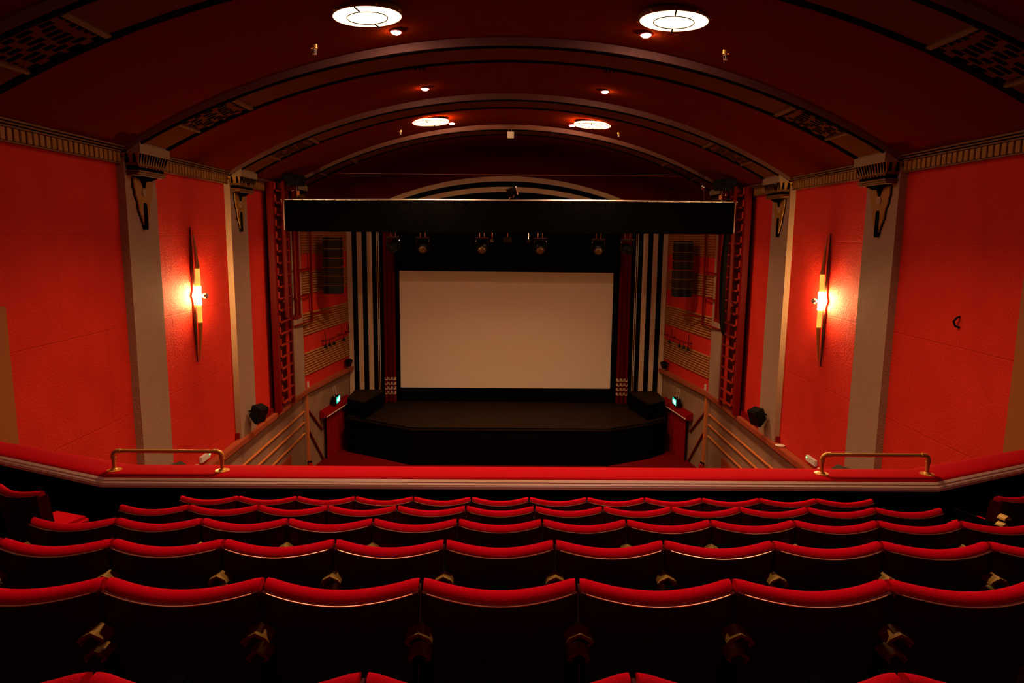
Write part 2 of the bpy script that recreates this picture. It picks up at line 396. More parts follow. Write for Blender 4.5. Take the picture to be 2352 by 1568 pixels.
# ------------------------------------------------------------------ ceiling ribs (arches)
def arc_box(m, x0, x1, y0, y1, t0, t1, R=RS, cz=CS, n=None):
    """curved bar following the soffit circle between x0 and x1; t0,t1 drop below the soffit (positive = down)"""
    n = n or max(2, int(abs(x1-x0)/.18))
    for i in range(n):
        a = x0+(x1-x0)*i/n; b = x0+(x1-x0)*(i+1)/n
        def P(x, t): 
            an = math.asin(x/R); return ((R-t)*sin(an), cz+(R-t)*cos(an))
        q = [P(a, t0), P(b, t0), P(b, t1), P(a, t1)]
        m.prism(q, y0, y1, XZ)
    return m
alab = ['dark curved ceiling arch nearest the viewer, crossing the top corners', 'large brown curved ceiling arch just behind the two biggest round lamps',
        'middle curved ceiling arch between the spotlights and the far round lamps', 'farthest and smallest curved ceiling arch, above the black pelmet']
for i, (y, _) in enumerate(PIL):
    t = thing('ceiling_arch', alab[i], 'arch', (0, y+WP/2, sz(0)), 'curved ceiling arches')
    xe = 6.62
    m = MB(); n = 90
    for k in range(n):
        a = -6.95+13.9*k/n; b = -6.95+13.9*(k+1)/n
        m.prism([(a, sz(max(-6.85, min(6.85, a)))), (b, sz(max(-6.85, min(6.85, b)))), (b, vz(b)+.05), (a, vz(a)+.05)], y, y+WP, XZ)
    # merge as a smooth band
    o = m.build('rib', M['rib'], t, smooth=True)
    for (a, b) in ((.03, .10), (WP-.14, WP-.085), (WP-.065, WP-.01)):
        m = MB(); arc_box(m, -xe, xe, y+a, y+b, 0, .028); m.build('border_moulding', M['black'], t)
    m = MB()
    arc_box(m, -xe, xe, y+WP-.085, y+WP-.065, 0, .02)
    for e in (-1, 1):
        arc_box(m, e*(xe-.05), e*xe, y+.1, y+WP-.14, 0, .028, n=1)
    m.build('bead', M['bronze'], t)
    m = MB(); arc_box(m, -4.85, 4.85, y+.115, y+WP-.155, 0, .012); m.build('soffit_panel', M['panel'], t)
    for e in (-1, 1):
        m = MB(); arc_box(m, e*5.95, e*(xe-.08), y+.13, y+WP-.17, 0, .014); m.build('end_panel', M['panel'], t)
        g = MB(); arc_box(g, e*5.0, e*5.88, y+.115, y+WP-.155, -.02, .006, n=8)
        go = g.build('grille', M['black'], t)
        f = MB(); rows = 7; dy = (WP-.27)/rows; rnd = random.Random(3)
        for r in range(rows):
            yy = y+.115+r*dy; x = 5.0
            arc_box(f, e*5.0, e*5.88, yy, yy+.028, .004, .016, n=6)
            x = 5.0 + rnd.uniform(0, .12)
            while x < 5.86:
                w_ = min(rnd.uniform(.03, .12), 5.88-x)
                arc_box(f, e*x, e*(x+w_), yy, yy+dy, .004, .016, n=1); x += w_+rnd.uniform(.12, .2)
        f.build('fretwork', M['panel'], go)
        for xa, xb in ((4.9, 4.97), (5.9, 5.94)):
            m = MB(); arc_box(m, e*xa, e*xb, y+.1, y+WP-.14, 0, .04, n=1); m.build('divider_bar', M['darkbronze'], t)

# ------------------------------------------------------------------ proscenium wall with concentric black and white bands
CZ_ = 2.3-12.1
def arch_path(k, n=40):
    """outline of band k, from left foot over the crown to the right foot"""
    wd = 6.31-.19*k; zc = 2.3-.197*k; rise = zc-(.55-.05*k); R = (wd*wd+rise*rise)/(2*rise)
    pts = [(-wd, -6.79)]
    for i in range(n+1):
        x = -wd+2*wd*i/n; pts.append((x, zc-R+sqrt(R*R-x*x)))
    pts.append((wd, -6.79)); return pts
m = MB()
p0 = arch_path(0)
for i in range(len(p0)-1):
    (xa, za), (xb, zb) = p0[i], p0[i+1]
    if abs(xa-xb) < 1e-6: continue
    m.prism([(xa, za), (xb, zb), (xb, 3.6), (xa, 3.6)], YP-.02, YP+.3, XZ)
for e in (-1, 1): m.prism([(e*6.31, ZF), (e*7.2, ZF), (e*7.2, 3.6), (e*6.31, 3.6)], YP, YP+.3, XZ)
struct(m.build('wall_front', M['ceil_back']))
for k in range(7):
    a, b = arch_path(k), arch_path(k+1)
    m = MB(); yk = YP-.01+.035*k
    for i in range(len(a)-1):
        m.prism([a[i], a[i+1], b[i+1], b[i]], yk, YP+.35, XZ)
    o = m.build('trim_%d' % (50+k), M['white'] if k in (0, 2, 4) else M['black']); struct(o)
    if k == 6: pass
m = MB()
for e in (-1, 1):
    for x in (5.13, 5.065): m.box(e*x-.012, e*x+.012, YP-.03, YP+.0, -6.3, 1.2)
struct(m.build('trim_60', M['white']))
# black surround behind the arch, side masking and header
struct(MB().box(-7.0, 7.0, 28.75, 28.85, -6.8, 3.4).build('wall_stage', M['drape']))
# ------------------------------------------------------------------ cinema screen
t = thing('cinema_screen', 'wide blank white cinema screen in a black frame above the stage', 'screen', (0, 28.5, -6.8))
MB().box(-4.42, 4.34, 28.5, 28.53, -6.245, -1.40).build('screen_cloth', M['screen'], t)
m = MB()
m.box(-5.2, -4.385, 28.40, 28.49, -6.8, -1.2); m.box(4.32, 5.2, 28.40, 28.49, -6.8, -1.2)
m.box(-4.75, 4.75, 28.40, 28.49, -6.8, -6.235)
m.build('masking', M['drape'], t)
tag(MB().box(-4.47, 4.47, 27.80, 27.90, -1.385, 1.9).build('border_drape', M['drape']), 'black border drape hanging above the cinema screen', 'drape')

# ------------------------------------------------------------------ stage
stg = thing('stage', 'black apron stage with chamfered corners below the cinema screen', 'stage', (0, 26, ZF))
outl = [(-3.45, 24.2), (3.65, 24.2), (5.35, 25.1), (6.05, 25.7), (6.08, 26.2), (6.08, YP-.02), (4.99, YP-.02), (4.99, YP+.4), (4.99, 28.6), (-4.99, 28.6), (-4.99, YP+.4), (-4.99, YP-.02), (-6.08, YP-.02), (-6.08, 26.2), (-6.05, 25.7), (-5.3, 25.3)]
MB().prism(outl, -6.86, -6.8, XYZ).build('stage_deck', M['stage'], stg)
sk = MB()
front = [(-6.05, 25.75), (-5.3, 25.35), (-3.45, 24.22), (3.65, 24.22), (5.35, 25.12), (6.05, 25.75)]
fp = []
for i in range(len(front)-1):
    (xa, ya), (xb, yb) = front[i], front[i+1]; q = max(2, int(abs(xb-xa)/.12))
    for j in range(q): fp.append((xa+(xb-xa)*j/q, ya+(yb-ya)*j/q))
fp.append(front[-1])
vs = []; fs = []
for i, (x, y) in enumerate(fp):
    o_ = .03*(i % 2); vs += [(x, y+o_, -6.8), (x, y-.02+o_, ZF), (x, y+.15, ZF), (x, y+.15, -6.8)]
for i in range(len(fp)-1):
    a = 4*i; b = a+4
    fs += [(a, b, b+1, a+1), (a+1, b+1, b+2, a+2), (a+3, a+2, b+2, b+3), (a, a+3, b+3, b)]
sk.add(vs, fs); sk.build('stage_skirt', M['drape'], stg, smooth=True)
for s in (-1, 1):
    pts = [(5.3, 25.5), (4.95, 27.3), (4.95, YP-.03), (6.08, YP-.03), (6.08, 26.15)]
    t = thing('stage_block', 'black raised stage block at the %s end of the stage' % SIDE[s], 'platform', (5.6, 26.6, -6.8), 'black stage blocks', s)
    MB(s).prism(pts, -6.8, -6.19, XYZ).build('block_body', M['drape'], t)
    MB(s).prism(pts, -6.19, -6.15, XYZ).build('block_top', M['stage'], t)

# ------------------------------------------------------------------ curtains
def folds(m, pts, z0, z1, amp, per, thick=.02, taper=0):
    """wavy cloth along a plan line"""
    (xa, ya), (xb, yb) = pts; L = math.hypot(xb-xa, yb-ya); n = max(8, int(L/per*8)); nx, ny = -(yb-ya)/L, (xb-xa)/L
    zs = [z0+(z1-z0)*k/6 for k in range(7)]
    vs = []; fs = []
    for i in range(n+1):
        u = i/n
        for k, z in enumerate(zs):
            a_ = amp*(1-.45*k/6); d = a_*sin(2*pi*u*L/per + .6*sin(3*u*L+k*.15)) + .3*a_*sin(4.7*pi*u*L/per+1)
            x = xa+(xb-xa)*u; y = ya+(yb-ya)*u
            vs += [(x+nx*d, y+ny*d, z), (x+nx*(d+thick), y+ny*(d+thick), z)]
    R = 14
    for i in range(n):
        for k in range(6):
            a = i*R+2*k; b = a+R
            fs += [(a, b, b+2, a+2), (a+1, a+3, b+3, b+1)]
        fs += [(i*R, i*R+1, i*R+R+1, i*R+R), (i*R+12, i*R+R+12, i*R+R+13, i*R+13)]
    fs += [tuple([0, 2, 4, 6, 8, 10, 12, 13, 11, 9, 7, 5, 3, 1]), tuple(n*R+j for j in [1, 3, 5, 7, 9, 11, 13, 12, 10, 8, 6, 4, 2, 0])]
    m.add(vs, fs)
for s in (-1, 1):
    t = thing('stage_curtain', 'tall red stage curtain with four white hem stripes, %s of the screen' % SIDE[s], 'curtain', (4.7, 28.1, -6.78), 'red stage curtains', s)
    m = MB(s); folds(m, ((4.98, 28.17), (4.52, 28.17)), -6.78, 1.9, .05, .17); m.build('curtain_cloth', M['stagecloth'], t, smooth=True, angle=80)
    for k in range(4):
        m = MB(s); folds(m, ((4.98, 28.155), (4.52, 28.155)), -5.86-.195*k, -5.74-.195*k, .053, .17, thick=.01)
        m.build('hem_stripe', M['white'], t, smooth=True, angle=80)
    # doorway curtain on the splay
    a, b = 24.85, 27.2
    t = thing('door_curtain', 'red doorway curtain with padded pelmet beside the stage on the %s' % SIDE[s], 'curtain', (SX(26)-.1, 26, ZF), 'red doorway curtains', s)
    m = MB(s); folds(m, ((SX(a)-.14, a), (SX(b)-.14, b)), ZF+.01, -6.48, .05, .33); m.build('curtain_cloth', M['curtain'], t, smooth=True, angle=80)
    m = MB(s); y0, y1 = 24.6, 27.3
    prof = [(0.0, -6.56), (.24, -6.56), (.27, -6.52), (.27, -6.44), (.22, -6.36), (.0, -6.28)]
    vs = [(SX(y0)-u+.0, y0, z) for u, z in prof] + [(SX(y1)-u, y1, z) for u, z in prof]; q = len(prof)
    m.add(vs, [(j, (j+1) % q, q+(j+1) % q, q+j) for j in range(q)] + [tuple(range(q)), tuple(range(2*q-1, q-1, -1))])
    p = m.build('curtain_pelmet', M['curtain'], t, bev=.015)
    m = MB(s); m.tube([(SX(y0)-.275, y0+.02, -6.50), (SX(y1)-.275, y1-.02, -6.50)], .022, 8); m.build('braid', M['mould'], p)

# ------------------------------------------------------------------ orange wall rails, corner posts, braces, doors
for s in (-1, 1):
    for z, nm in ((-6.0, 'uppermost'), (-6.37, 'middle'), (-6.77, 'lowest')):
        o = MB(s).tube([(6.96, 9.0, z), (6.96, 23.5, z)], .034, 10).build('wall_rail', M['orangepipe'], smooth=True)
        tag(o, '%s of three orange rails along the grey %s wall below the ledge' % (nm, SIDE[s]), 'rail', 'orange wall rails')
    t = thing('wall_post', 'orange corner post with diagonal braces on the %s below the ledge' % SIDE[s], 'post', (6.88, 23.55, ZF), None, s)
    MB(s).box(6.84, 6.92, 23.45, 23.6, ZF, -5.36).build('post', M['orangepipe'], t, bev=.01)
    for (ya, za, yb, zb) in ((23.6, -6.0, 24.75, -7.0), (23.62, -6.75, 24.75, -8.1)):
        MB(s).tube([(SX(ya)-.045, ya, za), (SX(yb)-.045, yb, zb)], .032, 8).build('brace', M['redmetal'], t, smooth=True)
    struct(MB(s).box(6.95, 7.02, 19.9, 21.8, ZF, -7.02).build('door_%d' % (1 if s < 0 else 2), M['wood'], bev=.01))
    # fire extinguishers
    for j, (yy, tall) in enumerate(((22.95, .5), (23.2, .42)) if s < 0 else ((23.0, .5), (23.22, .46))):
        t = thing('fire_extinguisher', 'red fire extinguisher at the foot of the %s orange post, %s of the two' % (SIDE[s], ('nearer', 'farther')[j]), 'fire extinguisher', (6.72, yy, ZF), 'fire extinguishers', s)
        MB(s).lathe((6.72, yy, ZF), [(.075, 0), (.08, .02), (.08, tall-.12), (.06, tall-.05), (.03, tall)], seg=16).build('cylinder', M['extred'], t, smooth=True)
        MB(s).box(6.69, 6.75, yy-.06, yy+.05, ZF+tall, ZF+tall+.05).build('valve_handle', M['blackmetal'], t, bev=.008)
        MB(s).tube([(6.72, yy-.05, ZF+tall), (6.66, yy-.1, ZF+tall-.1), (6.64, yy-.09, ZF+.12)], .012, 8).build('hose', M['blackmetal'], t, smooth=True)

# ------------------------------------------------------------------ red ladder masts by the side walls
for s in (-1, 1):
    t = thing('ladder_mast', 'tall red steel ladder mast standing on the ledge at the %s wall' % SIDE[s], 'mast', (6.72, 20.8, -5.2), 'red ladder masts', s)
    zt = 1.46
    m = MB(s); m.box(6.69, 6.75, 20.12, 20.30, -5.2, zt); m.box(6.75, 6.86, 20.12, 20.14, -5.2, zt)
    m.build('upright', M['redmetal'], t, bev=.006)
    m = MB(s); m.box(6.68, 6.76, 21.42, 21.56, -5.2, zt); m.build('upright', M['redmetal'], t, bev=.006)
    m = MB(s); m.box(6.86, 6.9, 20.3, 21.42, -5.2, zt); m.build('back_plate', M['seatback'], t, bev=.004)  # dark sheet painting in the shaded gaps between the rungs
    z = -5.0; 
    while z < zt-.05:
        r = MB(s); r.box(6.66, 6.72, 20.30, 21.42, z, z+.05); r.box(6.66, 6.72, 20.30, 20.37, z, z+.24)
        r.build('rung', M['rung_lit'], t, bev=.006); z += .345
    # sliding inner bar with a red tail, and rear frame
    m = MB(s); m.box(6.50, 6.58, 20.62, 20.72, -2.45, 1.5); m.build('slide_bar', M['redmetal'], t, bev=.006)
    m = MB(s); m.box(6.5, 6.68, 20.66, 20.8, -2.0, -1.9); m.box(6.5, 6.7, 20.66, 20.72, 1.3, 1.42); m.build('slide_bracket', M['redmetal'], t)
    m = MB(s)
    for yy, xx in ((21.75, 6.62), (22.05, 6.62)): m.box(xx-.05, xx+.05, yy, yy+.1, -2.6, 1.5)
    m.box(6.56, 6.9, 21.56, 22.15, -2.62, -2.52); m.box(6.56, 6.9, 21.56, 22.15, .55, .65); m.box(6.56, 6.9, 21.56, 22.15, 1.3, 1.38)
    m.build('rear_frame', M['redmetal'], t, bev=.005)
    # scaffold tube bracket in front of the splay
    t = thing('scaffold_bracket', 'thin red scaffold tube frame in front of the ribbed %s wall' % SIDE[s], 'tube frame', (6.72, 24, -3), 'red tube frames', s)
    MB(s).tube([(6.70, 24.0, .9), (6.74, 24.0, -2.98)], .035, 10).build('vertical_tube', M['redmetal'], t, smooth=True)
    for z in (-1.13, -2.0, -2.9):
        MB(s).tube([(6.71, 24.0, z), (6.84, 22.3, z-.02)], .03, 8).build('arm', M['redmetal'], t, smooth=True)
    MB(s).tube([(6.73, 23.95, -2.68), (6.30, 24.9, -2.72)], .03, 8).build('arm', M['redmetal'], t, smooth=True)
# cable loop on the right mast
pts = []
for i in range(25):
    a = 2*pi*i/24; pts.append((6.42+.04*cos(a*2), 20.78+.14*sin(a), -1.25+1.62*cos(a)))
m = MB()
for k in range(3): m.tube([(p[0]-.02*k, p[1]+.025*k, p[2]+.05*k) for p in pts], .026, 8, cap=False)
tag(m.build('cable_loop', M['blackmetal'], smooth=True), 'long black cable loop hanging from the right red ladder mast', 'cable')

# ------------------------------------------------------------------ line array loudspeakers
for s in (-1, 1):
    cx, cy = 6.13, 24.55
    t = thing('line_array', 'hanging dark loudspeaker column of stacked cabinets, %s of the stage' % SIDE[s], 'loudspeaker', (cx, cy, -2.03), 'hanging loudspeaker columns', s)
    MB(s).box(cx-.3, cx+.3, cy-.05, cy+.35, -.16, -.10).build('flying_frame', M['blackmetal'], t)
    hs = [.33]*5; z = -.17
    for k in range(6):
        h = .315; sh = -.012*k
        m = MB(s); m.prism([(cy-.08+sh, z), (cy+.3, z-.02), (cy+.3, z-h+.03), (cy-.08+sh, z-h+.012)], cx-.315, cx+.315, YZ)
        c = m.build('speaker_cabinet', M['blackmetal'] if k == 5 else M['blackgrille'], t, bev=.008)
        MB(s).box(cx-.31, cx+.31, cy-.095+sh, cy-.08+sh, z-.012, z).build('cabinet_edge', M['bronze'], c)
        z -= h
    MB(s).tube([(cx, cy+.1, -.1), (cx, cy+.1, vz(6.2))], .005, 6).build('chain', M['blackmetal'], t)
# ------------------------------------------------------------------ wall speakers
def wall_speaker(s, x, y, z, sc, label, rot=0):
    t = thing('wall_speaker', label, 'loudspeaker', (x, y, z-.22*sc), 'black wall loudspeakers', s)
    A = Matrix.Translation((x, y, z)) @ Matrix.Rotation(rot, 4, 'Z') @ Matrix.Rotation(radians(-18), 4, 'Y')
    def F(u, v, w_): return tuple(A @ Vector((u*sc, w_*sc, v*sc)))
    MB(s).prism([(-.18, .22), (.12, .22), (.14, -.12), (-.08, -.24), (-.14, -.24)], -.17, .17, F).build('cabinet', M['blackmetal'], t, bev=.02*sc)
    MB(s).prism([(-.175, .20), (-.19, .20), (-.155, -.21), (-.14, -.21)], -.145, .145, F).build('grille', M['blackgrille'], t)
    MB(s).tube([(x+.06*sc, y, z+.05), (x+.2*sc+.04, y, z+.05)], .025, 8).build('bracket', M['blackmetal'], t)
for s in (-1, 1):
    wall_speaker(s, 6.62, 18.05, -4.67, 1.0, 'black tilted loudspeaker low on the farther grey pilaster of the %s wall' % SIDE[s], radians(25))
    wall_speaker(s, 6.62, 13.35, -4.72, 1.0, 'black loudspeaker just peeking over the balcony rail under the %s handrail' % SIDE[s], radians(25))
    wall_speaker(s, 6.22, 27.1, -4.95, .62, 'small black loudspeaker near the foot of the striped surround, %s side' % SIDE[s], radians(25))
    # small white boxes
    tag(MB(s).box(SX(23.7)-.05, SX(23.7), 23.6, 23.72, -5.2, -5.0).build('junction_box', M['plastic'], bev=.006), 'small white junction box on the %s ledge by the grey pilaster' % SIDE[s], 'box')
    tag(MB(s).box(SX(27.5)-.07, SX(27.5)-.01, 27.4, 27.52, -5.2, -5.08).build('junction_box', M['plastic'], bev=.006), 'tiny white junction box on the %s ledge end beside the stripes' % SIDE[s], 'box')
    t = thing('emergency_light', 'slim white emergency light with green indicator low on the %s red wall' % SIDE[s], 'light', (6.95, 15.5, -5.2), None, s)
    MB(s).box(6.93, 7.0, 15.25, 15.72, -5.12, -4.98).build('housing', M['plastic'], t, bev=.01)
    MB(s).sphere((6.925, 15.66, -5.03), .022, 8).build('indicator', M['led'], t)
    tag(MB(s).box(6.92, 7.0, 14.95, 15.08, -5.2, -5.08).build('socket_box', M['plastic'], bev=.006), 'small cream socket box just behind the %s handrail post' % SIDE[s], 'box')
o = MB().lathe((6.88, 17.1, -5.2), [(.10, 0), (.12, .02), (.06, .035), (.01, .04)], seg=20).build('saucer', M['plastic'], smooth=True)
tag(o, 'round white saucer lying on the right ledge', 'dish')
o = MB().tube([(7.0, 10.86, -1.18), (6.95, 10.86, -1.2), (6.93, 10.9, -1.26), (6.94, 10.86, -1.33), (7.0, 10.84, -1.35)], .018, 8).build('wall_hook', M['blackmetal'], smooth=True)
tag(o, 'small black hook on the blank red wall at the far right', 'hook')

# lamp bars on the splay walls
for s in (-1, 1):
    t = thing('lamp_bar', 'thin red bar carrying small black lamps across the ribbed %s wall' % SIDE[s], 'bar', (6.4, 26, -3.8), 'wall lamp bars', s)
    a, b = 24.8, 27.4
    MB(s).tube([(SX(a)-.16, a, -3.78), (SX(b)-.16, b, -3.78)], .022, 8).build('bar', M['redmetal'], t, smooth=True)
    for yy in (25.0, 26.6, 27.35):
        MB(s).tube([(SX(yy), yy, -3.78), (SX(yy)-.16, yy, -3.78)], .018, 6).build('bar_bracket', M['blackmetal'], t)
        MB(s).tube([(SX(yy)-.15, yy, -3.78), (SX(yy)-.14, yy, -3.45)], .012, 6).build('stem', M['blackmetal'], t)
    for j, yy in enumerate((24.95, 25.35, 25.75, 26.75)):
        l = thing('bar_lamp', 'small black lamp hanging from the red bar on the %s, %s from the pilaster' % (SIDE[s], ('first', 'second', 'third', 'fourth')[j]), 'lamp', (SX(yy)-.16, yy, -4.05), 'small lamps on the wall bars', s)
        MB(s).tube([(SX(yy)-.16, yy, -3.80), (SX(yy)-.17, yy, -3.92)], .01, 6).build('hanger', M['blackmetal'], l)
        MB(s).lathe((SX(yy)-.17, yy, -4.04), [(.05, 0), (.06, .03), (.04, .1), (.02, .13)], seg=12).build('lamp_body', M['blackmetal'], l, smooth=True)

# ------------------------------------------------------------------ exit signs
for s in (-1, 1):
    yc = 25.75; xw = SX(yc)
    t = thing('exit_sign', 'green lit exit sign with running figure above the %s doorway curtain' % SIDE[s], 'sign', (xw-.15, yc, -6.25), 'green exit signs', s)
    MB(s).box(xw-.26, xw-.08, yc-.28, yc+.28, -6.24, -5.98).build('housing', M['blackmetal'], t, bev=.01)
    MB(s).tube([(xw-.17, yc-.15, -5.98), (xw-.12, yc-.15, -5.62)], .008, 6).build('hanger', M['plastic'], t)
    MB(s).tube([(xw-.17, yc+.15, -5.98), (xw-.12, yc+.15, -5.62)], .008, 6).build('hanger', M['plastic'], t)
    fx = xw-.262
    f = MB(s).box(fx-.012, fx, yc-.26, yc+.26, -6.22, -6.0).build('lit_face', M['exit'], t)
    m = MB(s); X = fx-.012; e = fx-.018
    P = lambda pl: m.prism([(yc+u, -6.11+v) for u, v in pl], X, e, YZ)
    P([(.23, 0), (.15, .06), (.15, .025), (.08, .025), (.08, -.025), (.15, -.025), (.15, -.06)] if s > 0 else [(-.23, 0), (-.15, .06), (-.15, .025), (-.08, .025), (-.08, -.025), (-.15, -.025), (-.15, -.06)])
    P([(.02+.02*cos(q), .065+.02*sin(q)) for q in [2*pi*i/10 for i in range(10)]])
    P([(-.01, .04), (.04, .045), (.03, -.01), (-.02, -.01)])
    P([(.03, .04), (.07, .01), (.065, -.005), (.03, .02)]); P([(-.01, .03), (-.05, .0), (-.045, -.012), (0, .015)])
    P([(-.02, -.01), (.0, -.01), (-.04, -.08), (-.06, -.075)]); P([(.01, -.01), (.03, -.01), (.06, -.05), (.05, -.09), (.035, -.085), (.04, -.05)])
    k = .12 if s < 0 else -.22
    P([(k, -.08), (k+.1, -.08), (k+.1, .08), (k, .08)])
    m.build('pictogram', M['exitw'], f)

# ------------------------------------------------------------------ black pelmet, its tube and the lamps behind it
t = thing('stage_pelmet', 'wide black flat pelmet cloth hung across the hall before the stage', 'pelmet', (0, 20.62, .08))
m = MB(); n = 60; vs = []; fs = []
for i in range(n+1):
    x = -6.50+13.02*i/n; sag = .006*sin(i*1.7)
    zt = .985+.0051*(x+6.5); zb = .078+.0035*(x+6.5)+sag
    vs += [(x, 20.60+.008*sin(i*.9), zt-.02), (x, 20.60+.012*sin(i*1.1), zb), (x, 20.63+.012*sin(i*1.1), zb), (x, 20.63+.008*sin(i*.9), zt-.02)]
for i in range(n):
    a = 4*i; b = a+4; fs += [(a, b, b+1, a+1), (a+1, b+1, b+2, a+2), (a+3, a+2, b+2, b+3), (a, a+3, b+3, b)]
fs += [(0, 1, 2, 3), (4*n+3, 4*n+2, 4*n+1, 4*n)]
m.add(vs, fs); m.build('pelmet_cloth', M['drape'], t, smooth=True)
MB().box(-6.535, -6.505, 20.58, 20.64, .12, .96).build('edge_batten', M['alu'], t)
MB().box(6.525, 6.555, 20.58, 20.64, .16, 1.03).build('edge_batten', M['alu'], t)
b_ = thing('curtain_tube', 'shiny metal tube spanning the hall along the top of the black pelmet', 'tube', (0, 20.66, .98))
MB().tube([(-6.62, 20.66, .992), (6.62, 20.66, 1.058)], .036, 16).build('tube', M['alu'], b_, smooth=True)
MB().tube([(-6.62, 20.70, .93), (6.62, 20.70, .995)], .018, 10).build('lower_tube', M['alu'], b_, smooth=True)
x = -6.3
while x < 6.4:
    z = .992+.005*(x+6.62)
    MB().box(x-.016, x+.016, 20.59, 20.72, z-.075, z-.015).build('tie', M['black'], t); x += .312
o = MB().tube([(-6.3, 24.0, 2.03), (6.3, 24.0, 2.06)], .014, 8).build('catenary_wire', M['steel'], smooth=True)
tag(o, 'thin bright wire stretched across the hall above the black and white arch', 'wire')
# lighting bar behind the pelmet
t = thing('lighting_truss', 'dark lighting truss hidden behind the black pelmet', 'truss', (0, 20.95, .1))
for yy, zz in ((20.86, .18), (21.06, .18), (20.96, .36)):
    MB().tube([(-6.6, yy, zz), (6.6, yy, zz)], .025, 8).build('chord', M['blackmetal'], t, smooth=True)
m = MB(); x = -6.5
while x < 6.3:
    m.tube([(x, 20.86, .18), (x+.3, 20.96, .36), (x+.6, 21.06, .18)], .01, 5); x += .6
m.build('lacing', M['blackmetal'], t)
def moving_head(x, lab, face=0, lens=True):
    h = thing('moving_head_light', lab, 'stage light', (x, 20.95, -.42), 'moving head stage lights')
    y = 20.89
    m = MB(); m.box(x-.19, x+.19, y-.15, y+.15, -.10, -.035); m.build('base', M['blackmetal'], h, bev=.012)
    MB().box(x-.195, x+.195, y-.165, y-.15, -.05, -.038).build('base_edge', M['steel'], h)
    for e in (-1, 1):
        m = MB(); m.tube([(x+e*.07, y-.03, -.035), (x+e*.07, y-.03, .17)], .016, 8); m.build('clamp', M['steel'], h, smooth=True)
        m = MB(); m.prism([(y-.07, -.10), (y+.07, -.10), (y+.05, -.42), (y-.05, -.42)], x+e*.195, x+e*.17, YZ); yk = m.build('yoke_arm', M['blackmetal'], h, bev=.006)
        MB().sphere((x+e*.18, y-.085, -.15), .015, 8).build('bolt', M['steel'], yk)
    ax = Vector((.35*face, -.93, -.55 if not face else -.3)).normalized()
    c = Vector((x, y, -.33))
    MB().lathe(c, [(.08, -.16), (.13, -.14), (.155, -.03), (.155, .08), (.135, .13), (.137, .15), (.125, .15)], axis=ax, seg=24).build('lamp_head', M['blackmetal'], h, smooth=True)
    MB().lathe(c, [(.122, .13), (.12, .15), (.10, .175), (.06, .195), (.002, .20)], axis=ax, seg=24).build('lens', M['lens'] if lens else M['blackmetal'], h, smooth=True)
mh = ['leftmost of the four bronze-lensed stage lights hanging under the pelmet', 'second from left of the four bronze-lensed stage lights under the pelmet',
      'third from left of the four bronze-lensed stage lights under the pelmet', 'rightmost of the four bronze-lensed stage lights hanging under the pelmet']
for x, l in zip((-2.56, -.82, .90, 2.62), mh): moving_head(x, l)
moving_head(-3.43, 'dark stage light in shadow by the left red stage curtain top', -1, False)
moving_head(3.48, 'dark stage light in shadow by the right red stage curtain top', 1, False)
for x, sd in ((-.52, 'left'), (.56, 'right')):
    l = thing('small_spotlight', 'small chrome spotlight under the pelmet, %s of the centre box' % sd, 'spotlight', (x, 20.86, -.2), 'small chrome spotlights')
    MB().tube([(x, 20.86, .16), (x, 20.88, -.08)], .012, 6).build('hanger', M['steel'], l)
    MB().lathe((x, 20.9, -.12), [(.03, -.06), (.05, -.04), (.055, .03), (.045, .08)], axis=(-.2, -1, -.2), seg=16).build('lamp_body', M['steel'], l, smooth=True)
t = thing('control_box', 'small dark box hanging in the middle below the black pelmet', 'box', (-.065, 20.9, -.18))
MB().box(-.19, .06, 20.8, 21.0, -.18, -.02).build('housing', M['blackgrille'], t, bev=.01)
MB().tube([(-.07, 20.86, -.02), (-.07, 20.86, .16)], .012, 6).build('hanger', M['steel'], t)
# floodlight on the tube
t = thing('floodlight', 'small tilted black floodlight standing on the tube above the pelmet', 'floodlight', (.05, 20.62, 1.06))
A = Matrix.Translation((.05, 20.62, 1.27)) @ Matrix.Rotation(radians(-16), 4, 'Y') @ Matrix.Rotation(radians(20), 4, 'X')
MB().box(-.15, .13, -.03, .07, -.11, .11, A).build('housing', M['blackmetal'], t, bev=.01)
MB().box(.13, .16, -.05, .08, -.115, .115, A).build('side_flap', M['mould'], t)
MB().tube([(-.05, 20.64, 1.05), (.0, 20.64, 1.12), (.08, 20.64, 1.12), (.12, 20.64, 1.2)], .012, 6).build('bracket', M['steel'], t)
# white sensor box on the farthest arch
t = thing('sensor_box', 'small pale box hanging from the crown of the farthest ceiling arch', 'box', (0, 22.15, 2.98))
MB().box(-.10, .11, 22.10, 22.2, 2.98, 3.17).build('housing', M['plastic'], t, bev=.01)
MB().box(-.06, -.04, 22.12, 22.16, 3.17, 3.38).build('bracket', M['bronze'], t); MB().box(.03, .05, 22.12, 22.16, 3.17, 3.38).build('bracket', M['bronze'], t)
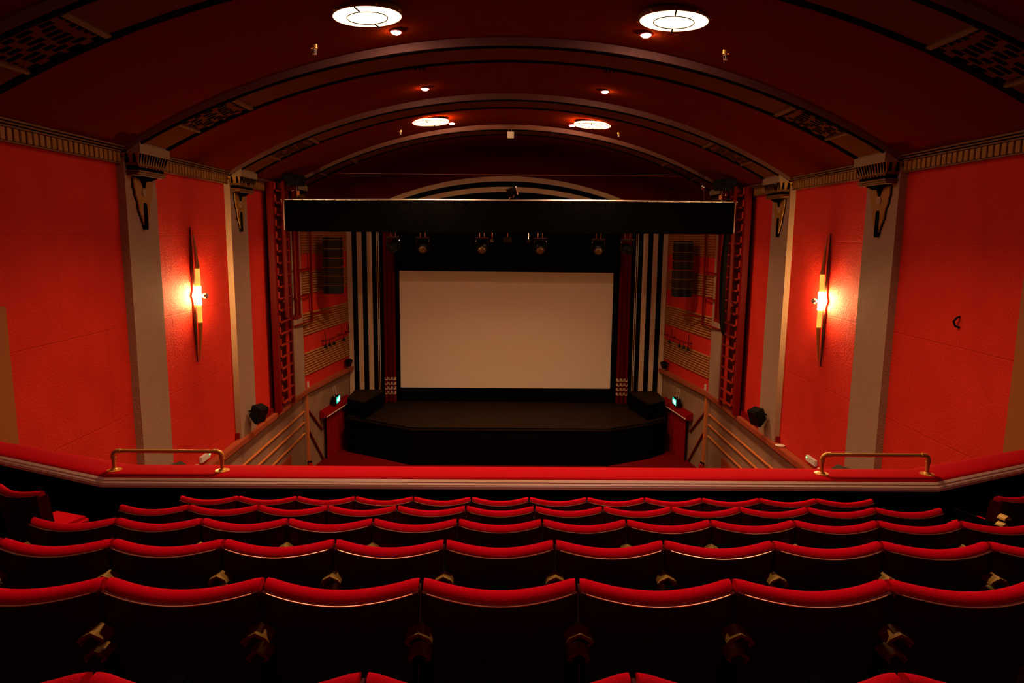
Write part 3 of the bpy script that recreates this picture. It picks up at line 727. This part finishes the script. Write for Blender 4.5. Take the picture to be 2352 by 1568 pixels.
# black hoists near the ceiling
for s in (-1, 1):
    t = thing('chain_hoist', 'black hoist and box near the ceiling above the %s end of the pelmet' % SIDE[s], 'hoist', (6.25, 20.9, 1.2), 'black chain hoists', s)
    MB(s).box(6.02, 6.45, 20.6, 21.15, 1.40, vz(6.5)+.0).build('hoist_body', M['blackmetal'], t, bev=.03)
    MB(s).box(6.15, 6.47, 20.35, 20.6, 1.50, vz(6.5)).build('hoist_motor', M['blackmetal'], t, bev=.02)
    MB(s).tube([(6.2, 20.8, 1.4), (6.2, 20.8, 1.0)], .02, 8).build('chain', M['steel'], t)
    MB(s).lathe((6.14, 20.75, 1.12), [(.03, 0), (.045, .02), (.045, .1), (.03, .13)], seg=12).build('hook_block', M['orangepipe'], t, smooth=True)
    MB(s).sphere((6.3, 20.72, 1.25), .04, 10).build('pulley', M['steel'], t)
t = thing('mirror_lamp', 'small chrome lamp hanging under the right end of the farthest arch', 'lamp', (5.84, 21.5, 1.4))
MB().tube([(5.84, 21.5, 1.6), (5.84, 21.5, vz(5.84))], .01, 6).build('stem', M['blackmetal'], t)
MB().sphere((5.84, 21.5, 1.54), .085, 16, 1.2).build('lamp_body', M['steel'], t, smooth=True)
MB().tube([(5.86, 21.5, 1.45), (5.88, 21.5, 1.1)], .008, 6).build('cord', M['steel'], t)

# ------------------------------------------------------------------ ceiling lights
def ceiling_disc(x, y, lab, side_glow=False):
    z = vz(x)-.075; sl = math.atan2(-x, sqrt(RV*RV-x*x))
    t = thing('ceiling_lamp', lab, 'ceiling lamp', (x, y, z), 'round ceiling lamps')
    A = Vector((x/RV, 0, (vz(x)-CV)/RV)); A = -A
    A = (A*.35+Vector((0, 0, -1))*.65).normalized()
    MB().lathe((x, y, z), [(.495, -.07), (.505, -.05), (.505, .0), (.49, .012), (.485, -.05)], axis=A, seg=48).build('rim', M['bronze'], t, smooth=True)
    MB().lathe((x, y, z), [(.493, -.02), (.493, .008), (.45, .014), (.30, .016)], axis=A, seg=48).build('diffuser', M['disc'], t, smooth=True)
    MB().lathe((x, y, z), [(.285, .0), (.285, .022), (.22, .03), (.01, .032)], axis=A, seg=40).build('inner_diffuser', M['disc'], t, smooth=True)
    if side_glow: MB().lathe((x, y, z), [(.508, -.045), (.508, -.005)], axis=A, seg=48).build('glow_ring', M['side_glow'], t, smooth=True)  # added glowing ring that brightens the ceiling and arch around the far lamps
    ld = bpy.data.lights.new('lamp_light', 'AREA'); ld.shape = 'DISK'; ld.size = .96; ld.energy = P_LAMP; ld.color = (1.0, 0.55, 0.27); ld.spread = radians(114)
    lo = bpy.data.objects.new('lamp_light', ld); C.objects.link(lo); lo.parent = t; lo.location = (0, 0, -.055)
    c = Vector((x, y, z)); e = Vector((1, 0, 0)) - A*A.x; e.normalize(); f = A.cross(e)
    rp = [c+(e*cos(2*pi*q/40)+f*sin(2*pi*q/40))*.292+A*.028 for q in range(41)]
    MB().tube(rp, .007, 6).build('ring', M['black'], t, smooth=True)
    for k, a in enumerate((100, 280)):
        d = e*cos(radians(a))+f*sin(radians(a))
        MB().tube([c+d*.30+A*.028, c+d*.50+A*.022], .011, 6).build('spoke', M['black'], t)
    for a in (20, 65, 140, 200, 250, 320):
        d = e*cos(radians(a))+f*sin(radians(a))
        MB().sphere(c+d*.525-A*.01, .016, 8).build('clip', M['brass'], t)
ceiling_disc(-2.2, 10.75, 'larger round ceiling lamp at the top left of the picture'); ceiling_disc(2.25, 10.72, 'larger round ceiling lamp at the top right of the picture')
ceiling_disc(-2.25, 20.35, 'smaller-looking round ceiling lamp far away on the left, above the pelmet', True); ceiling_disc(2.3, 20.45, 'smaller-looking round ceiling lamp far away on the right, above the pelmet', True)
def spot(x, y, lab, aim=None, k=1.0, cone=50):
    z = vz(x)-.02
    t = thing('ceiling_spotlight', lab, 'spotlight', (x, y, z-.05), 'small recessed ceiling spotlights')
    MB().lathe((x, y, z), [(.11, .03), (.115, .0), (.09, -.012), (.085, .01)], seg=24).build('trim_ring', M['redmetal'], t, smooth=True)
    MB().lathe((x, y, z-.01), [(.07, .02), (.075, -.01), (.05, -.03), (.005, -.036)], seg=20).build('bulb', M['spot'], t, smooth=True)
    if aim:
        ld = bpy.data.lights.new('spot_beam', 'SPOT'); ld.energy = P_SPOT*k; ld.color = (1.0, 0.50, 0.34); ld.spot_size = radians(cone); ld.spot_blend = 1.0; ld.shadow_soft_size = .05
        lo = bpy.data.objects.new('spot_beam', ld); C.objects.link(lo); lo.parent = t; lo.location = (0, 0, -.04)
        lo.rotation_euler = (Vector(aim)-Vector((x, y, z))).to_track_quat('-Z', 'Y').to_euler()
spot(-1.95, 11.85, 'small pinkish spotlight beside the larger left ceiling lamp'); spot(2.05, 11.75, 'small pinkish spotlight beside the larger right ceiling lamp')
spot(-1.96, 16.2, 'small glowing spotlight on the left between the first and middle arches', (-7.0, 16.4, -5.0), 1.0, 62); spot(2.04, 16.2, 'small glowing spotlight on the right between the first and middle arches', (7.0, 16.4, -5.0), 1.0, 62)
spot(-2.0, 3.9, 'small ceiling spotlight above the left half of the balcony seats', (-.7, 3.2, -1.7), 1.0, 92)
spot(2.0, 3.9, 'small ceiling spotlight above the right half of the balcony seats', (.8, 3.2, -1.7), 1.0, 92)
spot(-1.72, 21.2, 'small spotlight touching the far left round lamp'); spot(1.8, 21.2, 'small spotlight touching the far right round lamp')
for x, y, sc, lab in ((-3.25, 11.8, 1, 'brass and white smoke detector left of the larger left lamp'), (3.33, 11.7, 1, 'brass and white smoke detector right of the larger right lamp'),
                      (-3.2, 21.0, .8, 'tiny pale detector left of the far left round lamp'), (3.15, 21.0, .8, 'tiny pale detector right of the far right round lamp')):
    z = vz(x)
    t = thing('smoke_detector', lab, 'detector', (x, y, z-.14*sc), 'ceiling detectors')
    MB().lathe((x, y, z), [(.055*sc, .02), (.055*sc, -.05*sc), (.04*sc, -.06*sc)], seg=20).build('base', M['brass_paint'], t, smooth=True)
    m = MB().lathe((x, y, z), [(.035*sc, -.05*sc), (.035*sc, -.13*sc), (.03*sc, -.14*sc)], seg=20); cg = m.build('sensing_cage', M['plastic'], t, smooth=True)
    m = MB()
    for k in range(8):
        a = 2*pi*k/8; m.box(x+.035*sc*cos(a)-.005*sc, x+.035*sc*cos(a)+.005*sc, y+.035*sc*sin(a)-.005*sc, y+.035*sc*sin(a)+.005*sc, z-.125*sc, z-.075*sc)
    m.build('slot', M['black'], cg)
for s in (-1, 1):
    x = 2.0; y = 14.2; z = vz(x)
    t = thing('ceiling_vent', 'faint slotted ceiling vent just beyond the large brown arch, %s side' % SIDE[s], 'vent', (x, y, z-.03), 'slotted ceiling vents', s)
    m = MB(s); m.box(x-.28, x+.28, y-.2, y+.2, z-.035, z+.06); m.build('frame', M['ceil_back'], t, bev=.01)
    for k in range(6):
        if k == 3: continue
        MB(s).box(x-.24+.08*k, x-.205+.08*k, y-.15, y+.15, z-.04, z-.03).build('slot', M['black'], t)

# ------------------------------------------------------------------ wall sconces
for s in (-1, 1):
    yc = 15.4; zc = -1.35
    t = thing('wall_sconce', 'tall glowing spindle-shaped brass wall sconce on the %s red wall' % SIDE[s], 'wall lamp', (6.93, yc, zc-1.48), 'spindle wall sconces', s)
    half = [(0, 1.48), (.035, .7), (.05, .12), (.12, 0), (.05, -.12), (.035, -.7), (0, -1.48)]
    MB(s).prism([(yc+a, zc+b) for a, b in half] + [(yc-a, zc+b) for a, b in half[::-1][1:-1]], 6.985, 6.955, YZ).build('back_plate', M['fin'], t)
    XC = 6.86
    for z0, z1, nm in ((.60, 1.48, 'upper_spear'), (-.60, -1.48, 'lower_spear')):
        m = MB(s); m.tube([(XC, yc, zc+z0), (XC+.02, yc, zc+(z0+z1)/2), (XC+.06, yc, zc+z1)], 1, 12, radii=[.048, .027, .003])
        m.build(nm, M['gold'], t, smooth=True)
    for za, zb in ((.6, .2), (-.2, -.60)):
        m = MB(s); m.tube([(XC, yc, zc+za), (XC, yc, zc+zb)], .05, 14); m.build('amber_glass', M['amber'], t, smooth=True)
    for z in (.60, -.60):
        MB(s).tube([(XC, yc, zc+z-.012), (XC, yc, zc+z+.012)], .056, 14).build('collar', M['brass'], t, smooth=True)
    MB(s).tube([(XC, yc, zc-.2), (XC, yc, zc+.2)], .056, 14).build('lit_glass', M['bulb'], t, smooth=True)
    MB(s).tube([(6.82, yc, zc), (6.76, yc, zc)], .012, 8).build('finial_stem', M['brass'], t)
    MB(s).sphere((6.71, yc, zc), .062, 9).build('crystal_ball', M['crystal'], t)
    MB(s).tube([(6.73, yc, zc), (6.69, yc, zc)], .066, 9).build('ball_band', M['fin'], t)

# ------------------------------------------------------------------ balcony: tiers, parapet, cushioned rail, moulding, handrails
YR0, DY, ZR0, DZ = 1.26, .957, -.843, -.298
HB = .88                                  # back height above its tier
m = MB()
for r in range(-1, 6):
    zf = ZR0+DZ*r-HB; y0 = YR0+DY*r-.50; y1 = y0+DY
    if r == 5: y1 = 7.3
    if r == -1: y0 = Y0
    m.prism([(-7.0, y0), (7.0, y0), (7.0, y1), (-7.0, y1)], zf-.6, zf, XYZ)
zE = ZR0+DZ*5-HB
m.prism([(-7.0, 7.3), (-4.4, 7.3), (-4.4, 7.32), (-7, 8.5)], zE-.6, zE, XYZ); m.prism([(7.0, 7.3), (4.4, 7.3), (4.4, 7.32), (7, 8.5)], zE-.6, zE, XYZ)
struct(m.build('floor_balcony', M['darkcarpet']))
near = [(-6.85, 8.29), (-4.42, 7.20), (4.47, 7.18), (6.85, 8.23)]
def offset(path, d):
    out = []
    for i, p in enumerate(path):
        ns = []
        for j in (i-1, i):
            if 0 <= j < len(path)-1:
                a, b = path[j], path[j+1]; L = math.hypot(b[0]-a[0], b[1]-a[1]); ns.append((-(b[1]-a[1])/L, (b[0]-a[0])/L))
        nx = sum(q[0] for q in ns)/len(ns); ny = sum(q[1] for q in ns)/len(ns); L = nx*nx+ny*ny
        x, y = p[0]+nx*d/L, p[1]+ny*d/L
        if abs(p[0]) > 6.8: x = p[0]
        out.append((x, y))
    return out
def sweep(m, prof, path):
    """prof: (offset across, z)"""
    n = len(prof); vs = []
    offs = [offset(path, d) for d, z in prof]
    for i in range(len(path)):
        for j, (d, z) in enumerate(prof): vs.append((offs[j][i][0], offs[j][i][1], z))
    fs = [(i*n+j, i*n+(j+1) % n, (i+1)*n+(j+1) % n, (i+1)*n+j) for i in range(len(path)-1) for j in range(n)]
    fs += [tuple(range(n)), tuple((len(path)-1)*n+j for j in range(n-1, -1, -1))]
    m.add(vs, fs)
m = MB(); sweep(m, [(.04, -4.6), (.04, -2.66), (.34, -2.66), (.34, -4.6)], near); struct(m.build('wall_balcony', M['drape']))
for k, pr in enumerate(([(.03, -2.60), (-.03, -2.60), (-.032, -2.596), (-.010, -2.576), (.03, -2.572)], [(.03, -2.625), (-.052, -2.625), (-.054, -2.620), (-.034, -2.602), (.03, -2.600)],
                        [(.03, -2.665), (-.060, -2.665), (-.062, -2.636), (-.055, -2.627), (.03, -2.625)])):
    m = MB(); sweep(m, pr, near); struct(m.build('trim_%d' % (70+k), M['mould'], smooth=True, angle=30))
c_ = MB(); cp = [(-.03, -2.60)]
cp = [(.0, -2.60), (-.012, -2.585), (.0, -2.565), (.04, -2.553), (.12, -2.548), (.22, -2.546), (.31, -2.549), (.36, -2.556), (.385, -2.575), (.38, -2.66), (.0, -2.66)]
sweep(c_, cp, near)
o = c_.build('rail_cushion', M['railcloth'], smooth=True, angle=60); tag(o, 'long red padded cushion on top of the balcony front rail', 'rail cushion')
m = MB(); sweep(m, [(.37, -3.6), (.37, -2.66), (.40, -2.66), (.40, -3.6)], near); struct(m.build('trim_74', M['wood']))
for s, xa, xb in ((-1, -4.41, -3.245), (1, 3.315, 4.49)):
    t = thing('balcony_handrail', 'short brass-coloured pipe handrail on the red balcony rail, %s side' % SIDE[s], 'handrail', ((xa+xb)/2, 7.37, -2.548), 'pipe handrails on the balcony')
    r = .021; zt = -2.335; y = 7.36
    lean = lambda x: x
    MB().tube([(xa+.07, y, zt), (xb-.07, y, zt)], r, 14).build('top_pipe', M['brass_paint'], t, smooth=True)
    for x, d in ((xa, 1), (xb, -1)):
        pts = [(x, y, zt-.075), (x, y, zt-.05)] + [(x+d*.05*(1-cos(a)), y, zt-.05+.05*sin(a)) for a in [pi/2*k/6 for k in range(1, 7)]] + [(x+d*.075, y, zt)]
        MB().tube(pts, .026, 14).build('elbow', M['brass_paint'], t, smooth=True)
        for pa, pb in (((x, y, zt-.082), (x, y, zt-.068)), ((x+d*.068, y, zt), (x+d*.082, y, zt))):
            m = MB(); m.tube([pa, pb], .0285, 14); m.build('fitting_ring', M['brass'], t, smooth=True)
        MB().tube([(x, y, -2.545), (x, y, zt-.07)], r, 14).build('post', M['brass_paint'], t, smooth=True)
        MB().lathe((x, y, -2.55), [(.075, 0), (.076, .006), (.04, .010), (.034, .022), (.026, .026)], seg=28).build('flange', M['brass_paint'], t, smooth=True)

# ------------------------------------------------------------------ theatre seats
def seat(name, down):
    t = bpy.data.objects.new(name, None); C.objects.link(t); ORG[t.name] = Vector((0, 0, 0)); t.empty_display_size = .1
    hw = lambda h: .222+.0355*min(1, max(0, (h-.30)/.50))
    yb = lambda h: -.18*(h-.45)+.03
    top = lambda u: HB-.026*(1-abs(u)**1.8)
    curve = lambda u: -.05*(1-u*u)
    # padded back
    n = 20; vs = []; fs = []
    secs = []
    for i in range(n+1):
        u = -1+2*i/n; tp = top(u); e = .006 if i in (0, n) else 0
        T = .075; sec = []
        for h, d in ((.40, T), (.55, T+.01), (.70, T+.005), (tp-.045, T)): sec.append((h, d-e))
        for a in (35, 70, 100, 130, 160): sec.append((tp-.037+(.037-e)*sin(radians(a)), T/2+(T/2-e)*cos(radians(a))))
        sec.append((tp-.034, 0+e)); sec.append((tp-.05, .004+e)); sec.append((.40, .004+e))
        secs.append(sec)
        for h, d in sec: vs.append(((hw(h)-e*.8-.04*min(1, max(0, (.84-h)/.05)))*u*.995, yb(h)+curve(u)+d, h))
    k = len(secs[0])
    for i in range(n):
        for j in range(k): fs.append((i*k+j, i*k+(j+1) % k, (i+1)*k+(j+1) % k, (i+1)*k+j))
    fs += [tuple(range(k)), tuple(n*k+j for j in range(k-1, -1, -1))]
    MB().add(vs, fs).build('back_cushion', M['plush'], t, smooth=True, angle=70)
    # hard shell behind it
    vs = []; fs = []; hs = [.22, .35, .5, .65, .78, 1.0]
    for i in range(n+1):
        u = -1+2*i/n
        for q, h in enumerate(hs):
            if q == 5: h = top(u)-.029
            x = (hw(h)-.004)*u; y = yb(h)+curve(u)
            vs += [(x, y-.016, h), (x, y+.002, h)]
    k = 2*len(hs)
    for i in range(n):
        for q in range(len(hs)-1):
            a = i*k+2*q; b = a+k
            fs += [(a, b, b+2, a+2), (a+1, a+3, b+3, b+1)]
        fs += [(i*k, i*k+1, i*k+k+1, i*k+k), (i*k+k-2, i*k+2*k-2, i*k+2*k-1, i*k+k-1)]
    ring = [2*q for q in range(len(hs))] + [2*q+1 for q in range(len(hs)-1, -1, -1)]
    fs += [tuple(ring), tuple(n*k+j for j in ring[::-1])]
    mm = MB().add(vs, fs)
    for e_ in (-1, 1):
        v2 = []
        for h in (.3, .45, .6, .72, HB-.05):
            x = e_*(hw(h)-.004); y = yb(h)
            v2 += [(x, y-.014, h), (x, y+.085, h), (x-e_*.007, y+.085, h), (x-e_*.007, y-.010, h)]
        f2 = [(4*a+b, 4*a+(b+1) % 4, 4*a+4+(b+1) % 4, 4*a+4+b) for a in range(4) for b in range(4)] + [(0, 1, 2, 3), (16, 17, 18, 19)]
        mm.add(v2, f2)
    sh = mm.build('back_shell', M['seatback'], t, smooth=True)
    pts = []
    for i in range(n+1):
        u = (-1+2*i/n)*.93; h = top(u)-.0285; pts.append(((hw(h)-.004)*u, yb(h)+curve(u)-.0155, h))
    MB().tube(pts, .0028, 8).build('edge_strip', M['seattrim'], sh, smooth=True)
    # seat pan
    if down:
        m = MB(); m.box(-.205, .205, .06, .46, .385, .475); m.build('seat_cushion', M['plush'], t, bev=.03, smooth=True)
        m = MB(); m.box(-.21, .21, .05, .465, .355, .39); q = m.build('seat_pan', M['redmetal'], t, bev=.006)
        MB().box(-.212, .212, .462, .47, .365, .392).build('edge_strip', M['seattrim'], q)
    else:
        A = Matrix.Translation((0, .14, .42)) @ Matrix.Rotation(radians(-10), 4, 'X')
        MB().box(-.20, .20, -.03, .05, -.04, .22, A).build('seat_cushion', M['plush'], t, bev=.03, smooth=True)
        MB().box(-.205, .205, .05, .062, -.05, .225, A).build('seat_pan', M['seatback'], t, bev=.005)
    # standard and arm at the left joint (its neighbour carries the right one)
    x = -.26
    MB().box(x-.016, x+.016, .02, .3, 0, .60).build('standard', M['blackmetal'], t, bev=.006)
    MB().box(x-.03, x+.03, .0, .32, 0, .02).build('foot', M['blackmetal'], t)
    MB().box(x-.027, x+.027, -.02, .36, .60, .635).build('armrest', M['drape'], t, bev=.01)
    for nm, h, sc in (('arm_bracket', .745, 1.0), ('hinge_bracket', .675, .85)):
        y = yb(h)-.012
        pr = [(-.046, -.034), (-.036, -.018), (0, 0), (.036, -.018), (.046, -.034), (.038, -.040), (.029, -.028), (0, -.011), (-.029, -.028), (-.038, -.040)]
        m = MB().prism([(x+u*sc, h+v*sc) for u, v in pr], y-.085, y-.02, XZ)
        o = m.build(nm, M['brass'], t, smooth=True, angle=50)
        for e in (-1, 1):
            b_ = MB(); b_.tube([(x+e*.03*sc, y-.088, h-.04*sc), (x+e*.03*sc, y-.01, h-.04*sc)], .005, 8)
            b_.build('bolt', M['brass'], o)
    return t
ORD = ['first', 'second', 'third', 'fourth', 'fifth', 'sixth', 'seventh', 'eighth', 'ninth', 'tenth', 'eleventh', 'twelfth']
proto = seat('theatre_seat', False)
seatname = 'theatre_seat'
# rows: index r, first and last joint number (joint x = .04 + .52 k)
rows = [(5, -6, 5, 'in the front row by the balcony rail'), (4, -6, 5, 'in the second row from the balcony rail'), (3, -6, 5, 'in the third row from the balcony rail'),
        (2, -6, 4, 'in the fourth row from the balcony rail'), (1, -4, 2, 'in the nearest complete row'), (0, -3, 1, 'at the bottom picture edge')]
pos = []
for r, k0, k1, txt in rows:
    y = YR0+DY*r; z = ZR0+DZ*r-HB+.018
    js = list(range(k0, k1+1))
    for q, k in enumerate(js):
        pos.append((.04+.52*k+.26, y, z, 'red plush seat %s, %s from the left' % (txt, ORD[q]), 'seats %s' % txt))
proto_end = None
for i, (x, y, z, lab, grp) in enumerate(pos):
    if i == 0:
        first = proto; continue
    dup(proto, (x, y-.02, z), lab, 0, grp)['category'] = 'theatre seat'
x, y, z, lab, grp = pos[0]
proto.location = (x, y-.02, z+GZ); tag(proto, lab, 'theatre seat', grp)
# angled side seats with the cushion folded down
sp = seat('theatre_seat', True)
side = [(-1, -4.275, 5.72, 20, 'dim red theatre seat turned inward by the left aisle, its cushion folded down'),
        (-1, -4.767, 5.90, 20, 'red seat at the left picture edge beyond the turned-in aisle seat'),
        (1, 4.225, 5.70, -20, 'dim red theatre seat turned inward at the right picture edge, cushion folded down')]
zs = -3.01
for i, (s, x, y, a, lab) in enumerate(side):
    if i == 0:
        sp.location = (x, y, zs+GZ); sp.rotation_euler = (0, 0, radians(-a)); tag(sp, lab, 'theatre seat', 'angled side seats')
    else:
        o = dup(sp, (x, y, zs), lab, radians(-a), 'angled side seats'); o['category'] = 'theatre seat'
